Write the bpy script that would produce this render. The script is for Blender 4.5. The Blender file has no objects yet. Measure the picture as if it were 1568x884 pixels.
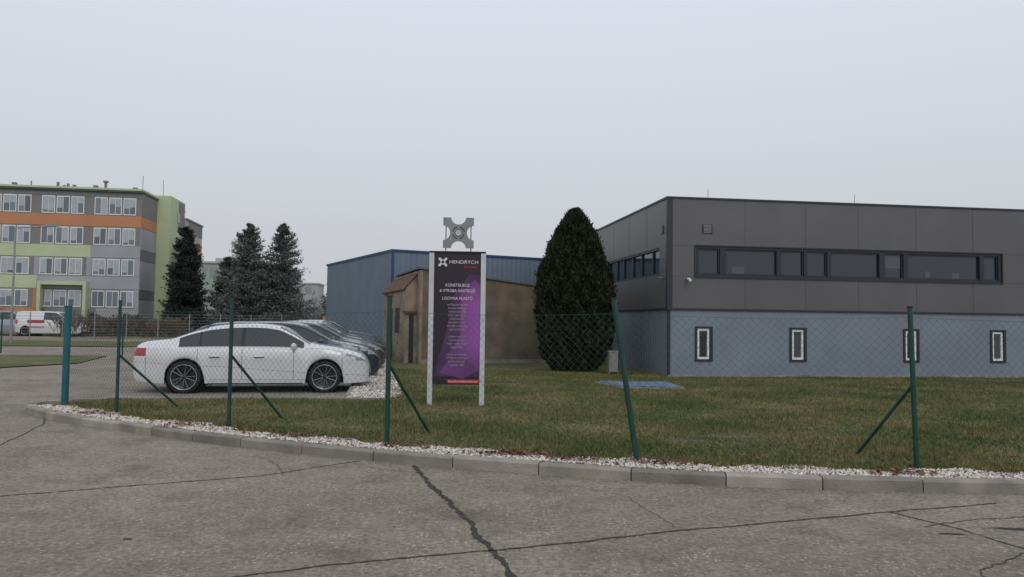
import bpy, math, random
import numpy as np
from mathutils import Matrix, Vector
random.seed(7); rng=np.random.default_rng(7)
scene=bpy.context.scene
R=math.radians

# ---------------------------------------------------------------- materials
def new_mat(name):
    m=bpy.data.materials.new(name); m.use_nodes=True
    nt=m.node_tree; b=nt.nodes['Principled BSDF']
    return m,nt,b
def mat(name,col,rough=.6,metal=0,var=0.0,vscale=3.0,bump=0.0,bscale=20.0,coat=0,island=0.0,spec=None,detail=6,dirt=None):
    m,nt,b=new_mat(name)
    N=nt.nodes; L=nt.links
    b.inputs['Roughness'].default_value=rough; b.inputs['Metallic'].default_value=metal
    if spec is not None: b.inputs['Specular IOR Level'].default_value=spec
    if coat: b.inputs['Coat Weight'].default_value=coat; b.inputs['Coat Roughness'].default_value=.05
    tc=N.new('ShaderNodeTexCoord')
    src=None
    base=N.new('ShaderNodeRGB'); base.outputs[0].default_value=(*col,1); src=base.outputs[0]
    if var:
        n=N.new('ShaderNodeTexNoise'); n.inputs['Scale'].default_value=vscale; n.inputs['Detail'].default_value=detail
        L.new(tc.outputs['Object'],n.inputs['Vector'])
        mr=N.new('ShaderNodeMapRange'); mr.inputs[1].default_value=.3; mr.inputs[2].default_value=.7
        mr.inputs[3].default_value=1-var; mr.inputs[4].default_value=1+var
        L.new(n.outputs['Fac'],mr.inputs[0])
        mx=N.new('ShaderNodeVectorMath'); mx.operation='SCALE'
        L.new(src,mx.inputs[0]); L.new(mr.outputs[0],mx.inputs['Scale']); src=mx.outputs[0]
    if island:
        g=N.new('ShaderNodeNewGeometry')
        mr=N.new('ShaderNodeMapRange'); mr.inputs[3].default_value=1-island; mr.inputs[4].default_value=1+island
        L.new(g.outputs['Random Per Island'],mr.inputs[0])
        mx=N.new('ShaderNodeVectorMath'); mx.operation='SCALE'
        L.new(src,mx.inputs[0]); L.new(mr.outputs[0],mx.inputs['Scale']); src=mx.outputs[0]
    L.new(src,b.inputs['Base Color'])
    if bump:
        n=N.new('ShaderNodeTexNoise'); n.inputs['Scale'].default_value=bscale; n.inputs['Detail'].default_value=5
        L.new(tc.outputs['Object'],n.inputs['Vector'])
        bp=N.new('ShaderNodeBump'); bp.inputs['Strength'].default_value=bump; bp.inputs['Distance'].default_value=.02
        L.new(n.outputs['Fac'],bp.inputs['Height']); L.new(bp.outputs[0],b.inputs['Normal'])
    return m

def ramp(nt,fac,stops):
    r=nt.nodes.new('ShaderNodeValToRGB'); e=r.color_ramp.elements
    while len(e)<len(stops): e.new(.5)
    for i,(p,c) in enumerate(stops):
        e[i].position=p; e[i].color=(*c,1)
    nt.links.new(fac,r.inputs[0]); return r.outputs[0]
def noise(nt,vec,scale,detail=4,rough=.5):
    n=nt.nodes.new('ShaderNodeTexNoise'); n.inputs['Scale'].default_value=scale; n.inputs['Detail'].default_value=detail
    n.inputs['Roughness'].default_value=rough
    nt.links.new(vec,n.inputs['Vector']); return n.outputs['Fac']
def mixc(nt,fac,a,b,mode='MIX'):
    m=nt.nodes.new('ShaderNodeMix'); m.data_type='RGBA'; m.blend_type=mode
    if isinstance(fac,float): m.inputs[0].default_value=fac
    else: nt.links.new(fac,m.inputs[0])
    for s,i in ((a,6),(b,7)):
        if isinstance(s,tuple): m.inputs[i].default_value=(*s,1)
        else: nt.links.new(s,m.inputs[i])
    return m.outputs[2]

def road_mat(name,tint=(1,1,1),agg=1.0):
    m,nt,b=new_mat(name); N=nt.nodes; L=nt.links
    tc=N.new('ShaderNodeTexCoord').outputs['Object']
    big=ramp(nt,noise(nt,tc,.35,6,.65),[(.3,(.168,.142,.112)),(.7,(.275,.242,.198))])
    fine=ramp(nt,noise(nt,tc,22,5,.75),[(.32,(.48,.47,.46)),(.68,(1.5,1.49,1.47))])
    c=mixc(nt,1.0,big,fine,'MULTIPLY')
    mid=ramp(nt,noise(nt,tc,3.2,5,.7),[(.3,(.80,.79,.78)),(.7,(1.18,1.18,1.18))])
    c=mixc(nt,1.0,c,mid,'MULTIPLY')
    for vs_,lo,hi,am,col in ((30,.20,.34,.75,(.54,.49,.42)),(17,.16,.26,.65,(.50,.45,.39))):
        v=N.new('ShaderNodeTexVoronoi'); v.inputs['Scale'].default_value=vs_; L.new(tc,v.inputs['Vector'])
        peb=ramp(nt,v.outputs['Distance'],[(lo,(1,1,1)),(hi,(0,0,0))])
        sx=N.new('ShaderNodeSeparateColor'); L.new(v.outputs['Color'],sx.inputs[0])
        sel0=ramp(nt,sx.outputs[0],[(.45,(0,0,0)),(.55,(1,1,1))])
        sel=ramp(nt,noise(nt,tc,2.5,4,.6),[(.42,(.15,.15,.15)),(.62,(1,1,1))])
        sep=mixc(nt,1.0,peb,sel,'MULTIPLY'); sep=mixc(nt,1.0,sep,sel0,'MULTIPLY')
        sc=N.new('ShaderNodeRGBToBW'); L.new(sep,sc.inputs[0])
        mul=N.new('ShaderNodeMath'); mul.operation='MULTIPLY'; mul.inputs[1].default_value=am*agg; L.new(sc.outputs[0],mul.inputs[0])
        c=mixc(nt,mul.outputs[0],c,col)
    st=ramp(nt,noise(nt,tc,1.1,7,.7),[(.52,(1,1,1)),(.72,(.55,.53,.50))])
    c=mixc(nt,1.0,c,st,'MULTIPLY')
    c=mixc(nt,1.0,c,tint,'MULTIPLY')
    L.new(c,b.inputs['Base Color']); b.inputs['Roughness'].default_value=.88
    bp=N.new('ShaderNodeBump'); bp.inputs['Strength'].default_value=.8; bp.inputs['Distance'].default_value=.014
    L.new(noise(nt,tc,38,6,.75),bp.inputs['Height']); L.new(bp.outputs[0],b.inputs['Normal'])
    return m
def grass_mat(name,k=1.0,island=False):
    m,nt,b=new_mat(name); N=nt.nodes; L=nt.links
    tc=N.new('ShaderNodeTexCoord').outputs['Object']
    c=ramp(nt,noise(nt,tc,.55,7,.7),[(.33,(.062*k,.086*k,.026*k)),(.48,(.100*k,.112*k,.038*k)),(.60,(.170*k,.150*k,.070*k)),(.70,(.16*k,.12*k,.07*k))])
    f=ramp(nt,noise(nt,tc,14,5,.7),[(.3,(.5,.5,.5)),(.7,(1.4,1.4,1.4))])
    c=mixc(nt,1.0,c,f,'MULTIPLY')
    if island:
        g=N.new('ShaderNodeNewGeometry')
        r=ramp(nt,g.outputs['Random Per Island'],[(0,(.55,.6,.5)),(.55,(1.1,1.12,1)),(.8,(1.35,1.2,1.05)),(1,(2.1,1.6,1.6))])
        c=mixc(nt,1.0,c,r,'MULTIPLY')
    L.new(c,b.inputs['Base Color']); b.inputs['Roughness'].default_value=.8
    b.inputs['Specular IOR Level'].default_value=.2
    return m
def stones_mat(name,stops):
    m,nt,b=new_mat(name); g=nt.nodes.new('ShaderNodeNewGeometry')
    nt.links.new(ramp(nt,g.outputs['Random Per Island'],stops),b.inputs['Base Color']); b.inputs['Roughness'].default_value=.8
    return m
def leaf_mat(name,c1,c2,scale=2.5,isl=.45):
    m,nt,b=new_mat(name); N=nt.nodes; L=nt.links
    tc=N.new('ShaderNodeTexCoord').outputs['Object']
    c=ramp(nt,noise(nt,tc,scale,4,.6),[(.35,c1),(.65,c2)])
    g=N.new('ShaderNodeNewGeometry')
    r=ramp(nt,g.outputs['Random Per Island'],[(0,(1-isl,)*3),(1,(1,)*3)])
    c=mixc(nt,1.0,c,r,'MULTIPLY')
    L.new(c,b.inputs['Base Color']); b.inputs['Roughness'].default_value=.8; b.inputs['Specular IOR Level'].default_value=.12
    return m
def rib_mat(name,col,pitch,strength=.5,rough=.45):
    """profiled sheet cladding with vertical ribs"""
    m,nt,b=new_mat(name); N=nt.nodes; L=nt.links
    tc=N.new('ShaderNodeTexCoord'); s=N.new('ShaderNodeSeparateXYZ'); L.new(tc.outputs['Object'],s.inputs[0])
    a=N.new('ShaderNodeMath'); a.operation='ADD'; L.new(s.outputs[0],a.inputs[0]); L.new(s.outputs[1],a.inputs[1])
    p=N.new('ShaderNodeMath'); p.operation='MULTIPLY'; p.inputs[1].default_value=2*math.pi/pitch; L.new(a.outputs[0],p.inputs[0])
    sn=N.new('ShaderNodeMath'); sn.operation='SINE'; L.new(p.outputs[0],sn.inputs[0])
    bp=N.new('ShaderNodeBump'); bp.inputs['Strength'].default_value=strength; bp.inputs['Distance'].default_value=.012
    L.new(sn.outputs[0],bp.inputs['Height']); L.new(bp.outputs[0],b.inputs['Normal'])
    n=ramp(nt,noise(nt,tc.outputs['Object'],.8,5,.6),[(.3,tuple(x*.9 for x in col)),(.7,tuple(x*1.1 for x in col))])
    L.new(n,b.inputs['Base Color']); b.inputs['Roughness'].default_value=rough; b.inputs['Metallic'].default_value=.15
    return m

M={}
M['road']=road_mat('road_concrete')
M['parking']=road_mat('parking_concrete',(1.12,1.16,1.24),.5)
M['lawn']=grass_mat('lawn_soil',.9); M['blades']=grass_mat('grass_blades',1.25,True)
M['field']=grass_mat('field_grass',1.1)
M['kerb']=mat('kerb_concrete',(.265,.240,.205),.85,var=.32,vscale=2.6,bump=.6,bscale=60,island=.28,detail=9)
M['gravelbed']=mat('gravel_bed',(.26,.22,.19),.9,var=.4,vscale=40)
M['gravel']=stones_mat('white_gravel',[(0,(.18,.13,.10)),(.2,(.42,.35,.30)),(.5,(.62,.56,.50)),(1,(.85,.83,.80))])
M['deadleaf']=stones_mat('dead_leaves',[(0,(.05,.02,.012)),(.5,(.15,.045,.022)),(1,(.24,.11,.06))])
M['crack']=mat('crack_tar',(.035,.031,.028),.9,var=.5,vscale=12,bump=.5,bscale=50)
M['green']=mat('green_post_paint',(.008,.050,.040),.4,var=.2,vscale=6)
M['teal']=mat('teal_gate_paint',(.012,.105,.135),.45,var=.15,vscale=5)
M['wire']=mat('green_wire',(.03,.075,.06),.5)
M['galv']=mat('galvanised',(.30,.31,.32),.5,metal=.5,var=.2,vscale=8)
M['panelgrey']=mat('dark_panel',(.122,.119,.124),.38,metal=.15,var=.09,vscale=.6)
M['paneldark']=mat('dark_panel_trim',(.022,.027,.040),.45)
M['joint']=mat('panel_joint',(.06,.06,.064),.6)
M['ribblue']=rib_mat('blue_grey_ribbed',(.215,.248,.30),.16,.7)
M['blue']=rib_mat('blue_ribbed',(.155,.20,.255),.25,.5)
M['bluetrim']=mat('blue_trim',(.02,.06,.16),.45)
M['anthr']=mat('anthracite_frame',(.020,.025,.036),.4)
M['glass']=mat('window_glass',(.020,.030,.045),.04,spec=.8)
M['glassb']=mat('window_glass_blind',(.07,.08,.095),.06,spec=.7)
M['white']=mat('white_frame',(.80,.80,.79),.5)
M['wpost']=mat('sign_post_white',(.56,.57,.60),.4,var=.1,vscale=3)
M['louver']=mat('vent_louver',(.22,.22,.21),.5)
M['roof']=mat('roof_membrane',(.12,.12,.12),.9,var=.1)
M['stucco']=mat('old_stucco',(.155,.122,.092),.95,var=.45,vscale=1.3,bump=.6,bscale=14,detail=9)
M['stucco_lit']=mat('old_stucco_lit',(.26,.205,.155),.95,var=.4,vscale=1.6,bump=.6,bscale=14,detail=9)  # brighter copy of the stucco: light on the left side put into colour
M['rust']=mat('rusty_edge',(.1,.045,.02),.8,var=.4,vscale=9)
M['dark']=mat('dark_plastic',(.014,.014,.015),.6)
M['bark']=mat('bark',(.05,.04,.03),.9,var=.4,vscale=8,bump=.6)
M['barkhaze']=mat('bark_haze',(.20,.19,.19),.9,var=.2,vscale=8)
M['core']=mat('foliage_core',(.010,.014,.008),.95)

# ---------------------------------------------------------------- mesh helpers
def add_obj(name,me,mats,loc=(0,0,0),rot=0,parent=None):
    for m in mats: me.materials.append(m)
    o=bpy.data.objects.new(name,me); scene.collection.objects.link(o)
    o.location=loc; o.rotation_euler=(0,0,rot)
    if parent: o.parent=parent
    return o
def fast_mesh(name,V,F):
    me=bpy.data.meshes.new(name); V=np.asarray(V,dtype=np.float32); F=np.asarray(F,dtype=np.int32)
    k=F.shape[1]
    me.vertices.add(len(V)); me.vertices.foreach_set('co',V.ravel())
    me.loops.add(F.size); me.loops.foreach_set('vertex_index',F.ravel())
    me.polygons.add(len(F)); me.polygons.foreach_set('loop_start',np.arange(0,F.size,k,dtype=np.int32))
    me.update(calc_edges=True); me.validate(); return me
class Bld:
    def __init__(s,name,loc=(0,0,0),rot=0):
        s.name=name; s.loc=loc; s.rot=rot; s.parts={}
    def _p(s,part): return s.parts.setdefault(part,dict(v=[],f=[],m=[],mats=[],sm=[]))
    def add(s,part,m,verts,faces,smooth=False):
        p=s._p(part); mm=M[m] if isinstance(m,str) else m
        if mm not in p['mats']: p['mats'].append(mm)
        i=p['mats'].index(mm); o=len(p['v']); p['v']+= [tuple(v) for v in verts]
        for f in faces: p['f'].append([a+o for a in f]); p['m'].append(i); p['sm'].append(smooth)
    def box(s,part,m,x0,x1,y0,y1,z0,z1):
        v=[(x,y,z) for z in (z0,z1) for x,y in ((x0,y0),(x1,y0),(x1,y1),(x0,y1))]
        s.add(part,m,v,[(3,2,1,0),(4,5,6,7),(0,1,5,4),(1,2,6,5),(2,3,7,6),(3,0,4,7)])
    def quad(s,part,m,a,b,c,d): s.add(part,m,[a,b,c,d],[(0,1,2,3)])
    def poly(s,part,m,pts,d):
        n=len(pts); v=[Vector(p) for p in pts]; w=[p+Vector(d) for p in v]
        f=[list(range(n)),list(range(2*n-1,n-1,-1))]+[(i,(i+1)%n,(i+1)%n+n,i+n)[::-1] for i in range(n)]
        s.add(part,m,v+w,f)
    def rod(s,part,m,a,b,r,n=8,r2=None,smooth=True):
        a=Vector(a); b=Vector(b); d=(b-a).normalized(); r2=r if r2 is None else r2
        u=d.orthogonal().normalized(); w=d.cross(u)
        v=[]
        for c,rr in ((a,r),(b,r2)):
            for i in range(n):
                t=2*math.pi*i/n; v.append(c+u*math.cos(t)*rr+w*math.sin(t)*rr)
        f=[(i,(i+1)%n,(i+1)%n+n,i+n) for i in range(n)]
        s.add(part,m,v,f,smooth)
        s.add(part,m,v,[list(range(n))[::-1],list(range(n,2*n))])
    def tube(s,part,m,pts,r,n=6):
        for a,b in zip(pts[:-1],pts[1:]): s.rod(part,m,a,b,r,n)
    def lathe(s,part,m,prof,c,n=32,axis='y'):
        v=[];k=len(prof)
        for i in range(n):
            t=2*math.pi*i/n
            for r,h in prof:
                if axis=='y': v.append((c[0]+r*math.cos(t),c[1]+h,c[2]+r*math.sin(t)))
                else: v.append((c[0]+r*math.cos(t),c[1]+r*math.sin(t),c[2]+h))
        f=[]
        for i in range(n):
            j=(i+1)%n
            for q in range(k-1): f.append((i*k+q,i*k+q+1,j*k+q+1,j*k+q))
        s.add(part,m,v,f,True)
    def wall(s,part,m,o,ux,L,z0,z1,ops,nrm,depth=.12):
        xs=sorted({0,L,*[a for q in ops for a in q[:2]]}); zs=sorted({z0,z1,*[a for q in ops for a in q[2:4]]})
        P=lambda t,z,d=0:(o[0]+ux[0]*t+nrm[0]*d,o[1]+ux[1]*t+nrm[1]*d,z)
        for a,b in zip(xs[:-1],xs[1:]):
            for c,d in zip(zs[:-1],zs[1:]):
                mx,mz=(a+b)/2,(c+d)/2
                if any(q[0]<mx<q[1] and q[2]<mz<q[3] for q in ops): continue
                s.quad(part,m,P(a,c),P(b,c),P(b,d),P(a,d))
        for q in ops:
            a,b,c,d=q[:4]
            s.quad(part,'anthr',P(a,c),P(b,c),P(b,c,depth),P(a,c,depth))
            s.quad(part,'anthr',P(a,d),P(b,d),P(b,d,depth),P(a,d,depth))
            s.quad(part,'anthr',P(a,c),P(a,d),P(a,d,depth),P(a,c,depth))
            s.quad(part,'anthr',P(b,c),P(b,d),P(b,d,depth),P(b,c,depth))
    def finish(s,single=False):
        par=None
        if len(s.parts)>1 or not single:
            par=bpy.data.objects.new(s.name,None); scene.collection.objects.link(par)
            par.location=s.loc; par.rotation_euler=(0,0,s.rot)
        res=[]
        for k,p in s.parts.items():
            me=bpy.data.meshes.new(k); me.from_pydata(p['v'],[],p['f'])
            me.polygons.foreach_set('material_index',p['m']); me.polygons.foreach_set('use_smooth',p['sm']); me.update()
            if par: o=add_obj(k,me,p['mats'],parent=par)
            else: o=add_obj(s.name,me,p['mats'],s.loc,s.rot)
            res.append(o)
        return par or res[0]
def flat(name,m,pts,z):
    me=bpy.data.meshes.new(name); me.from_pydata([(x,y,z) for x,y in pts],[],[list(range(len(pts)))]); me.update()
    return add_obj(name,me,[M[m]])
def inpoly(P,poly):
    x,y=P[:,0],P[:,1]; c=np.zeros(len(P),bool); n=len(poly); j=n-1
    for i in range(n):
        xi,yi=poly[i]; xj,yj=poly[j]
        k=((yi>y)!=(yj>y))&(x<(xj-xi)*(y-yi)/(yj-yi+1e-12)+xi); c^=k; j=i
    return c

# ---------------------------------------------------------------- ground
flat('ground','field',[(-500,-60),(500,-60),(500,900),(-500,900)],-.012)
flat('road','road',[(-80,-20),(60,-20),(60,12.6),(-8,12.6),(-8,52),(-80,52)],0)
flat('parking_lot','parking',[(-8.0,12.605),(-2.2,12.605),(-2.2,24),(-5.2,52),(-8,52)],.0)
flat('grass_verge','lawn',[(-32,19),(-15,21.2),(-14.0,24),(-15.5,28.5),(-40,27)],.03)
flat('grass_verge','lawn',[(-70,34),(-19,36.5),(-19,44),(-70,44)],.03)

KP=[(-7.2,13.35),(-7.75,13.15),(-8.02,12.75),(-8.02,12.35),(-7.78,11.95),(-7.0,11.28),(-6.21,10.75),(-5.5,10.33),(-4.78,9.93),(-4.05,9.5),(-3.30,9.13),(-2.44,8.74),
(-1.53,8.36),(-.616,8.03),(.30,7.75),(1.22,7.50),(2.12,7.31),(3.02,7.20),(3.96,7.15),(4.96,7.15),(5.96,7.2),(6.95,7.3),(7.95,7.42),(8.9,7.58),(9.9,7.78),(11,8.0),(12,8.3),(14,8.9),(18,10.2),(24,12.5)]
def offset(P,d):
    P=[Vector(p) for p in P]; out=[]
    for i,p in enumerate(P):
        a=P[max(i-1,0)]; b=P[min(i+1,len(P)-1)]; t=(b-a).normalized(); out.append((p.x-t.y*d,p.y+t.x*d))
    return out
K0=KP; K1=offset(KP,.14)
kb=Bld('kerb')
for i in range(len(KP)-1):
    a,b=Vector(K0[i]),Vector(K0[i+1]); c,d=Vector(K1[i+1]),Vector(K1[i]); g=.006/(b-a).length
    a2,b2=a.lerp(b,g),b.lerp(a,g); d2,c2=d.lerp(c,g),c.lerp(d,g)
    j=random.uniform(-.008,.008); h=.115+j; ch=.018
    ab=(d2-a2).normalized()*ch; bb=(c2-b2).normalized()*ch
    v=[(*a2,-.05),(*b2,-.05),(*a2,h-ch),(*b2,h-ch),(*(a2+ab),h),(*(b2+bb),h),(*d2,h),(*c2,h),(*d2,-.05),(*c2,-.05)]
    kb.add('kerb','kerb',v,[(0,1,3,2),(2,3,5,4),(4,5,7,6),(6,7,9,8),(0,2,4,6,8),(1,9,7,5,3)])
kb.finish(True)
K1b=offset(KP,.139)
lawnpoly=K1b[3:]+[(24,60),(-4.7,60),(-4.55,27),(-2.35,13.75),(-7.2,13.25)]
flat('lawn','lawn',lawnpoly,.1)
ke=Bld('parking_kerb')
ke.poly('k','kerb',[(-7.2,13.26,.0),(-2.3,13.76,.0),(-2.3,13.83,.0),(-7.2,13.34,.0)],(0,0,.125))
ke.poly('k','kerb',[(-3.05,14.0,0),(-3.12,14.0,0),(-5.3,27,0),(-5.2,27,0)],(0,0,.125))
ke.finish(True)
gp=[(-3.04,13.80),(-2.33,13.83),(-2.1,14.4),(-4.5,27),(-5.18,27)]
flat('gravel_border','gravelbed',gp,.106)
G1=offset(KP,.50); flat('gravel_border','gravelbed',K1b[4:]+G1[4:][::-1],.104)

def scatter_stones(name,P,z,smin,smax,m):
    n=len(P); o=np.array([(1,0,0),(-1,0,0),(0,1,0),(0,-1,0),(0,0,1),(0,0,-1)],float)
    f=np.array([(0,2,4),(2,1,4),(1,3,4),(3,0,4),(2,0,5),(1,2,5),(3,1,5),(0,3,5)])
    s=rng.uniform(smin,smax,(n,1,3))*rng.uniform(.75,1.25,(n,6,1)); V=o[None]*s*np.array([1,1,.7])
    a=rng.uniform(0,6.28,n); c,sn=np.cos(a)[:,None],np.sin(a)[:,None]
    t=rng.uniform(-.5,.5,(n,1)); 
    X=V[:,:,0]*c-V[:,:,1]*sn; Y=V[:,:,0]*sn+V[:,:,1]*c; Z=V[:,:,2]+X*t
    V=np.stack([X+P[:,0:1],Y+P[:,1:2],Z+z+rng.uniform(0,.012,(n,1))],-1).reshape(-1,3)
    F=(f[None]+6*np.arange(n)[:,None,None]).reshape(-1,3)
    return add_obj(name,fast_mesh(name,V,F),[m])
pts=[]
A=[Vector(p) for p in K1b]; Bq=[Vector(p) for p in G1]
for i in range(4,27):
    L=(A[i+1]-A[i]).length; n=int(L*950*(1.0 if i<22 else .5))
    u=rng.random(n); w=rng.random(n)**1.15
    a=np.array(A[i])[None]*(1-u[:,None])+np.array(A[i+1])[None]*u[:,None]
    b=np.array(Bq[i])[None]*(1-u[:,None])+np.array(Bq[i+1])[None]*u[:,None]
    wv=1.0+.28*np.sin(a[:,0:1]*4.1+a[:,1:2]*2)+.15*np.sin(a[:,0:1]*11)
    w=w[:,None]*wv
    pts.append(a*(1-w)+b*w)
P=np.concatenate(pts)
scatter_stones('gravel',P,.108,.008,.023,M['gravel'])
Q=np.stack([rng.uniform(-5.3,-2,16000),rng.uniform(13.8,27,16000)],1); Q=Q[inpoly(Q,gp)]
scatter_stones('gravel',Q,.11,.014,.034,M['gravel'])
def leaves(name,P,z,s):
    n=len(P); a=rng.uniform(0,6.28,n); l=rng.uniform(s*.6,s*1.4,n)
    q=np.array([(-1,0),(0,-.5),(1,0),(0,.5)])
    c,sn=np.cos(a)[:,None],np.sin(a)[:,None]
    X=(q[None,:,0]*c-q[None,:,1]*sn)*l[:,None]; Y=(q[None,:,0]*sn+q[None,:,1]*c)*l[:,None]
    Z=z+rng.uniform(.004,.04,(n,4))
    V=np.stack([X+P[:,0:1],Y+P[:,1:2],Z],-1).reshape(-1,3); F=np.arange(4*n).reshape(-1,4)
    return add_obj(name,fast_mesh(name,V,F),[M['deadleaf']])
LP=P[rng.random(len(P))<.014]
cl=[]
for cx,cy,n in ((.05,8.22,150),(-2.7,9.25,90),(-6.3,11.1,50),(1.6,7.82,60),(3.9,7.45,60),(-1.2,8.65,50),(-4.4,10.0,40),(.7,7.95,60),(5.2,7.45,30),(-3.4,9.6,40)):
    cl.append(np.stack([rng.normal(cx,.20,n),rng.normal(cy,.07,n)],1))
LP=np.concatenate([LP]+cl); leaves('fallen_leaves',LP,.12,.028)

# grass blades
NB=340000
u=rng.random(NB); Y=7.3+ (u**1.5)*15; X=rng.uniform(-8,1.02*np.maximum(Y,9)*.86+.5,NB)
Pb=np.stack([X,Y],1)
lp2=offset(KP,.42)[4:27]+[(24,60),(-4.7,60),(-4.55,27),(-2.35,13.9),(-7.1,13.25)]
Pb=Pb[inpoly(Pb,lp2)]
pn=np.sin(Pb[:,0]*1.1+1.3*np.sin(Pb[:,1]*.9))*np.sin(Pb[:,1]*1.3+np.sin(Pb[:,0]*.7)*1.7)
bare_=np.exp(-(((Pb[:,0]-2.9)/.8)**2+((Pb[:,1]-9.8)/.22)**2))+np.exp(-(((Pb[:,0]-2.1)/.35)**2+((Pb[:,1]-9.4)/.15)**2))+np.exp(-(((Pb[:,0]-4.6)/.9)**2+((Pb[:,1]-12.4)/.3)**2))*.7
Pb=Pb[rng.random(len(Pb))>np.clip(.25*(pn>.6)+.85*bare_,0,.95)]
n=len(Pb)
hh=rng.uniform(.018,.05,n)*(1+.5*np.sin(Pb[:,0]*1.7)*np.cos(Pb[:,1]*2.1)); ww=rng.uniform(.003,.006,n)*(1+Pb[:,1]*.05)
a=rng.uniform(0,6.28,n); dx,dy=np.cos(a)*ww,np.sin(a)*ww; lx,ly=rng.normal(0,.018,n),rng.normal(0,.018,n)
V=np.empty((n,3,3)); V[:,0]=np.stack([Pb[:,0]-dx,Pb[:,1]-dy,np.full(n,.098)],1); V[:,1]=np.stack([Pb[:,0]+dx,Pb[:,1]+dy,np.full(n,.098)],1)
V[:,2]=np.stack([Pb[:,0]+lx,Pb[:,1]+ly,.1+hh],1)
add_obj('grass',fast_mesh('grass',V.reshape(-1,3),np.arange(3*n).reshape(-1,3)),[M['blades']])
# worn earth patches in the lawn
M['soil']=mat('bare_soil',(.105,.085,.06),.95,var=.4,vscale=14,bump=.5,bscale=40)
vs=[];fs=[]
for cx,cy,rx,ry in ((2.9,9.8,.8,.16),(2.1,9.4,.28,.1),(4.5,12.4,.7,.2),(3.6,9.3,.35,.08)):
    o=len(vs); k=44
    for i in range(k):
        t=6.283*i/k; r=random.uniform(.6,1.15); vs.append((cx+rx*r*math.cos(t),cy+ry*r*math.sin(t),.104))
    fs.append([o+i for i in range(k)])
me=bpy.data.meshes.new('soil_patches'); me.from_pydata(vs,[],fs); add_obj('soil_patches',me,[M['soil']])

# road cracks and joints
def crack(name,pts,w,jit=.02,z=.004,step=.03):
    P=[Vector(p) for p in pts]; C=[]
    for a,b in zip(P[:-1],P[1:]):
        k=max(2,int((b-a).length/step))
        for i in range(k): C.append(a.lerp(b,i/k))
    C.append(P[-1]); v=[];f=[]; drift=0
    for i,c in enumerate(C):
        t=(C[min(i+1,len(C)-1)]-C[max(i-1,0)]).normalized(); nn=Vector((-t.y,t.x)); drift=drift*.93+random.uniform(-jit,jit)*.45
        q=c+nn*drift; ww=w*random.uniform(.45,1.35)
        v+=[(*(q+nn*ww/2),z),(*(q-nn*ww/2),z)]
        if i: f.append((2*i-2,2*i-1,2*i+1,2*i))
    me=bpy.data.meshes.new(name); me.from_pydata(v,[],f); return me
cr=[([(-1.05,8.12),(-.78,7.2),(-.47,6.33),(-.19,5.48),(.0,4.8),(.3,3.7)],.055,.022),
([(-7.5,5.2),(-4.51,6.51),(-3.6,6.98),(-2.54,7.48),(-1.68,8.34)],.020,.012),
([(-.10,5.2),(1.35,5.76),(3.25,6.39),(4.4,6.75)],.024,.012),
([(-4.2,3.9),(-1.86,4.53),(-1.05,4.88),(-.10,5.2)],.020,.012),
([(3.25,6.39),(3.55,5.9),(3.72,5.36),(3.95,4.5)],.020,.018),
([(-5.2,7.2),(-6.11,8.83),(-6.78,10.8),(-7.6,12.3)],.02,.012),
([(3.3,5.95),(3.9,6.2),(4.7,6.35)],.012,.03),([(3.72,5.36),(3.1,4.9),(2.75,4.3)],.012,.03),
([(-2.9,8.6),(-2.5,8.1),(-2.3,7.6)],.007,.03),([(-1.7,8.2),(-1.3,7.9),(-.95,7.75)],.007,.03),([(.6,7.3),(1.1,6.8),(1.3,5.8)],.006,.03)]
vs=[];fs=[]
for p,w,j in cr:
    me=crack('c',p,w,j); o=len(vs); vs+=[tuple(v.co) for v in me.vertices]; fs+=[[q+o for q in f.vertices] for f in me.polygons]
for cx,cy,rx,ry in ((2.72,4.72,.2,.035),(4.05,5.9,.3,.04),(-2.72,5.35,.035,.02),(3.4,5.75,.12,.02),(4.6,5.1,.2,.03)):
    o=len(vs); k=40
    for i in range(k):
        t=6.283*i/k; r=random.uniform(.45,1.25); vs.append((cx+rx*r*math.cos(t),cy+ry*r*math.sin(t)-.1*(rx*math.cos(t)),.0055))
    fs.append([o+i for i in range(k)])
me=bpy.data.meshes.new('road_cracks'); me.from_pydata(vs,[],fs); add_obj('road_cracks',me,[M['crack']])
# ---------------------------------------------------------------- fence
posts=[(-7.40,12.35,1.62,.055,'teal',0),(-5.98,11.3,1.70,.024,'green',0),(-3.81,10.08,1.745,.026,'green',0),(-1.465,8.87,1.755,.030,'green',0),
       (1.376,7.95,1.735,.030,'green',-.28),(4.27,7.82,1.68,.026,'green',-.06),(7.15,8.15,1.7,.026,'green',0),(10.1,8.75,1.7,.026,'green',0)]
fb=Bld('chain_link_fence')
for i,(x,y,h,r,m,ln) in enumerate(posts):
    fb.rod('post',m,(x,y,-.02),(x+ln,y,.1+h),r,14)
    fb.rod('cap','dark' if i else m,(x+ln,y,.1+h),(x+ln,y,.1+h+.02),r*1.12,14)
for (ax,ay,az),(bx,by,bz) in (((-5.98,11.3,1.0),(-5.45,12.25,.08)),((-3.81,10.08,1.08),(-3.35,11.0,.08)),((-1.465,8.87,1.06),(-1.05,9.8,.08)),((4.24,7.82,.98),(3.98,8.6,.08))):
    fb.rod('brace','green',(ax,ay,az),(bx,by,bz),.019,10)
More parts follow.
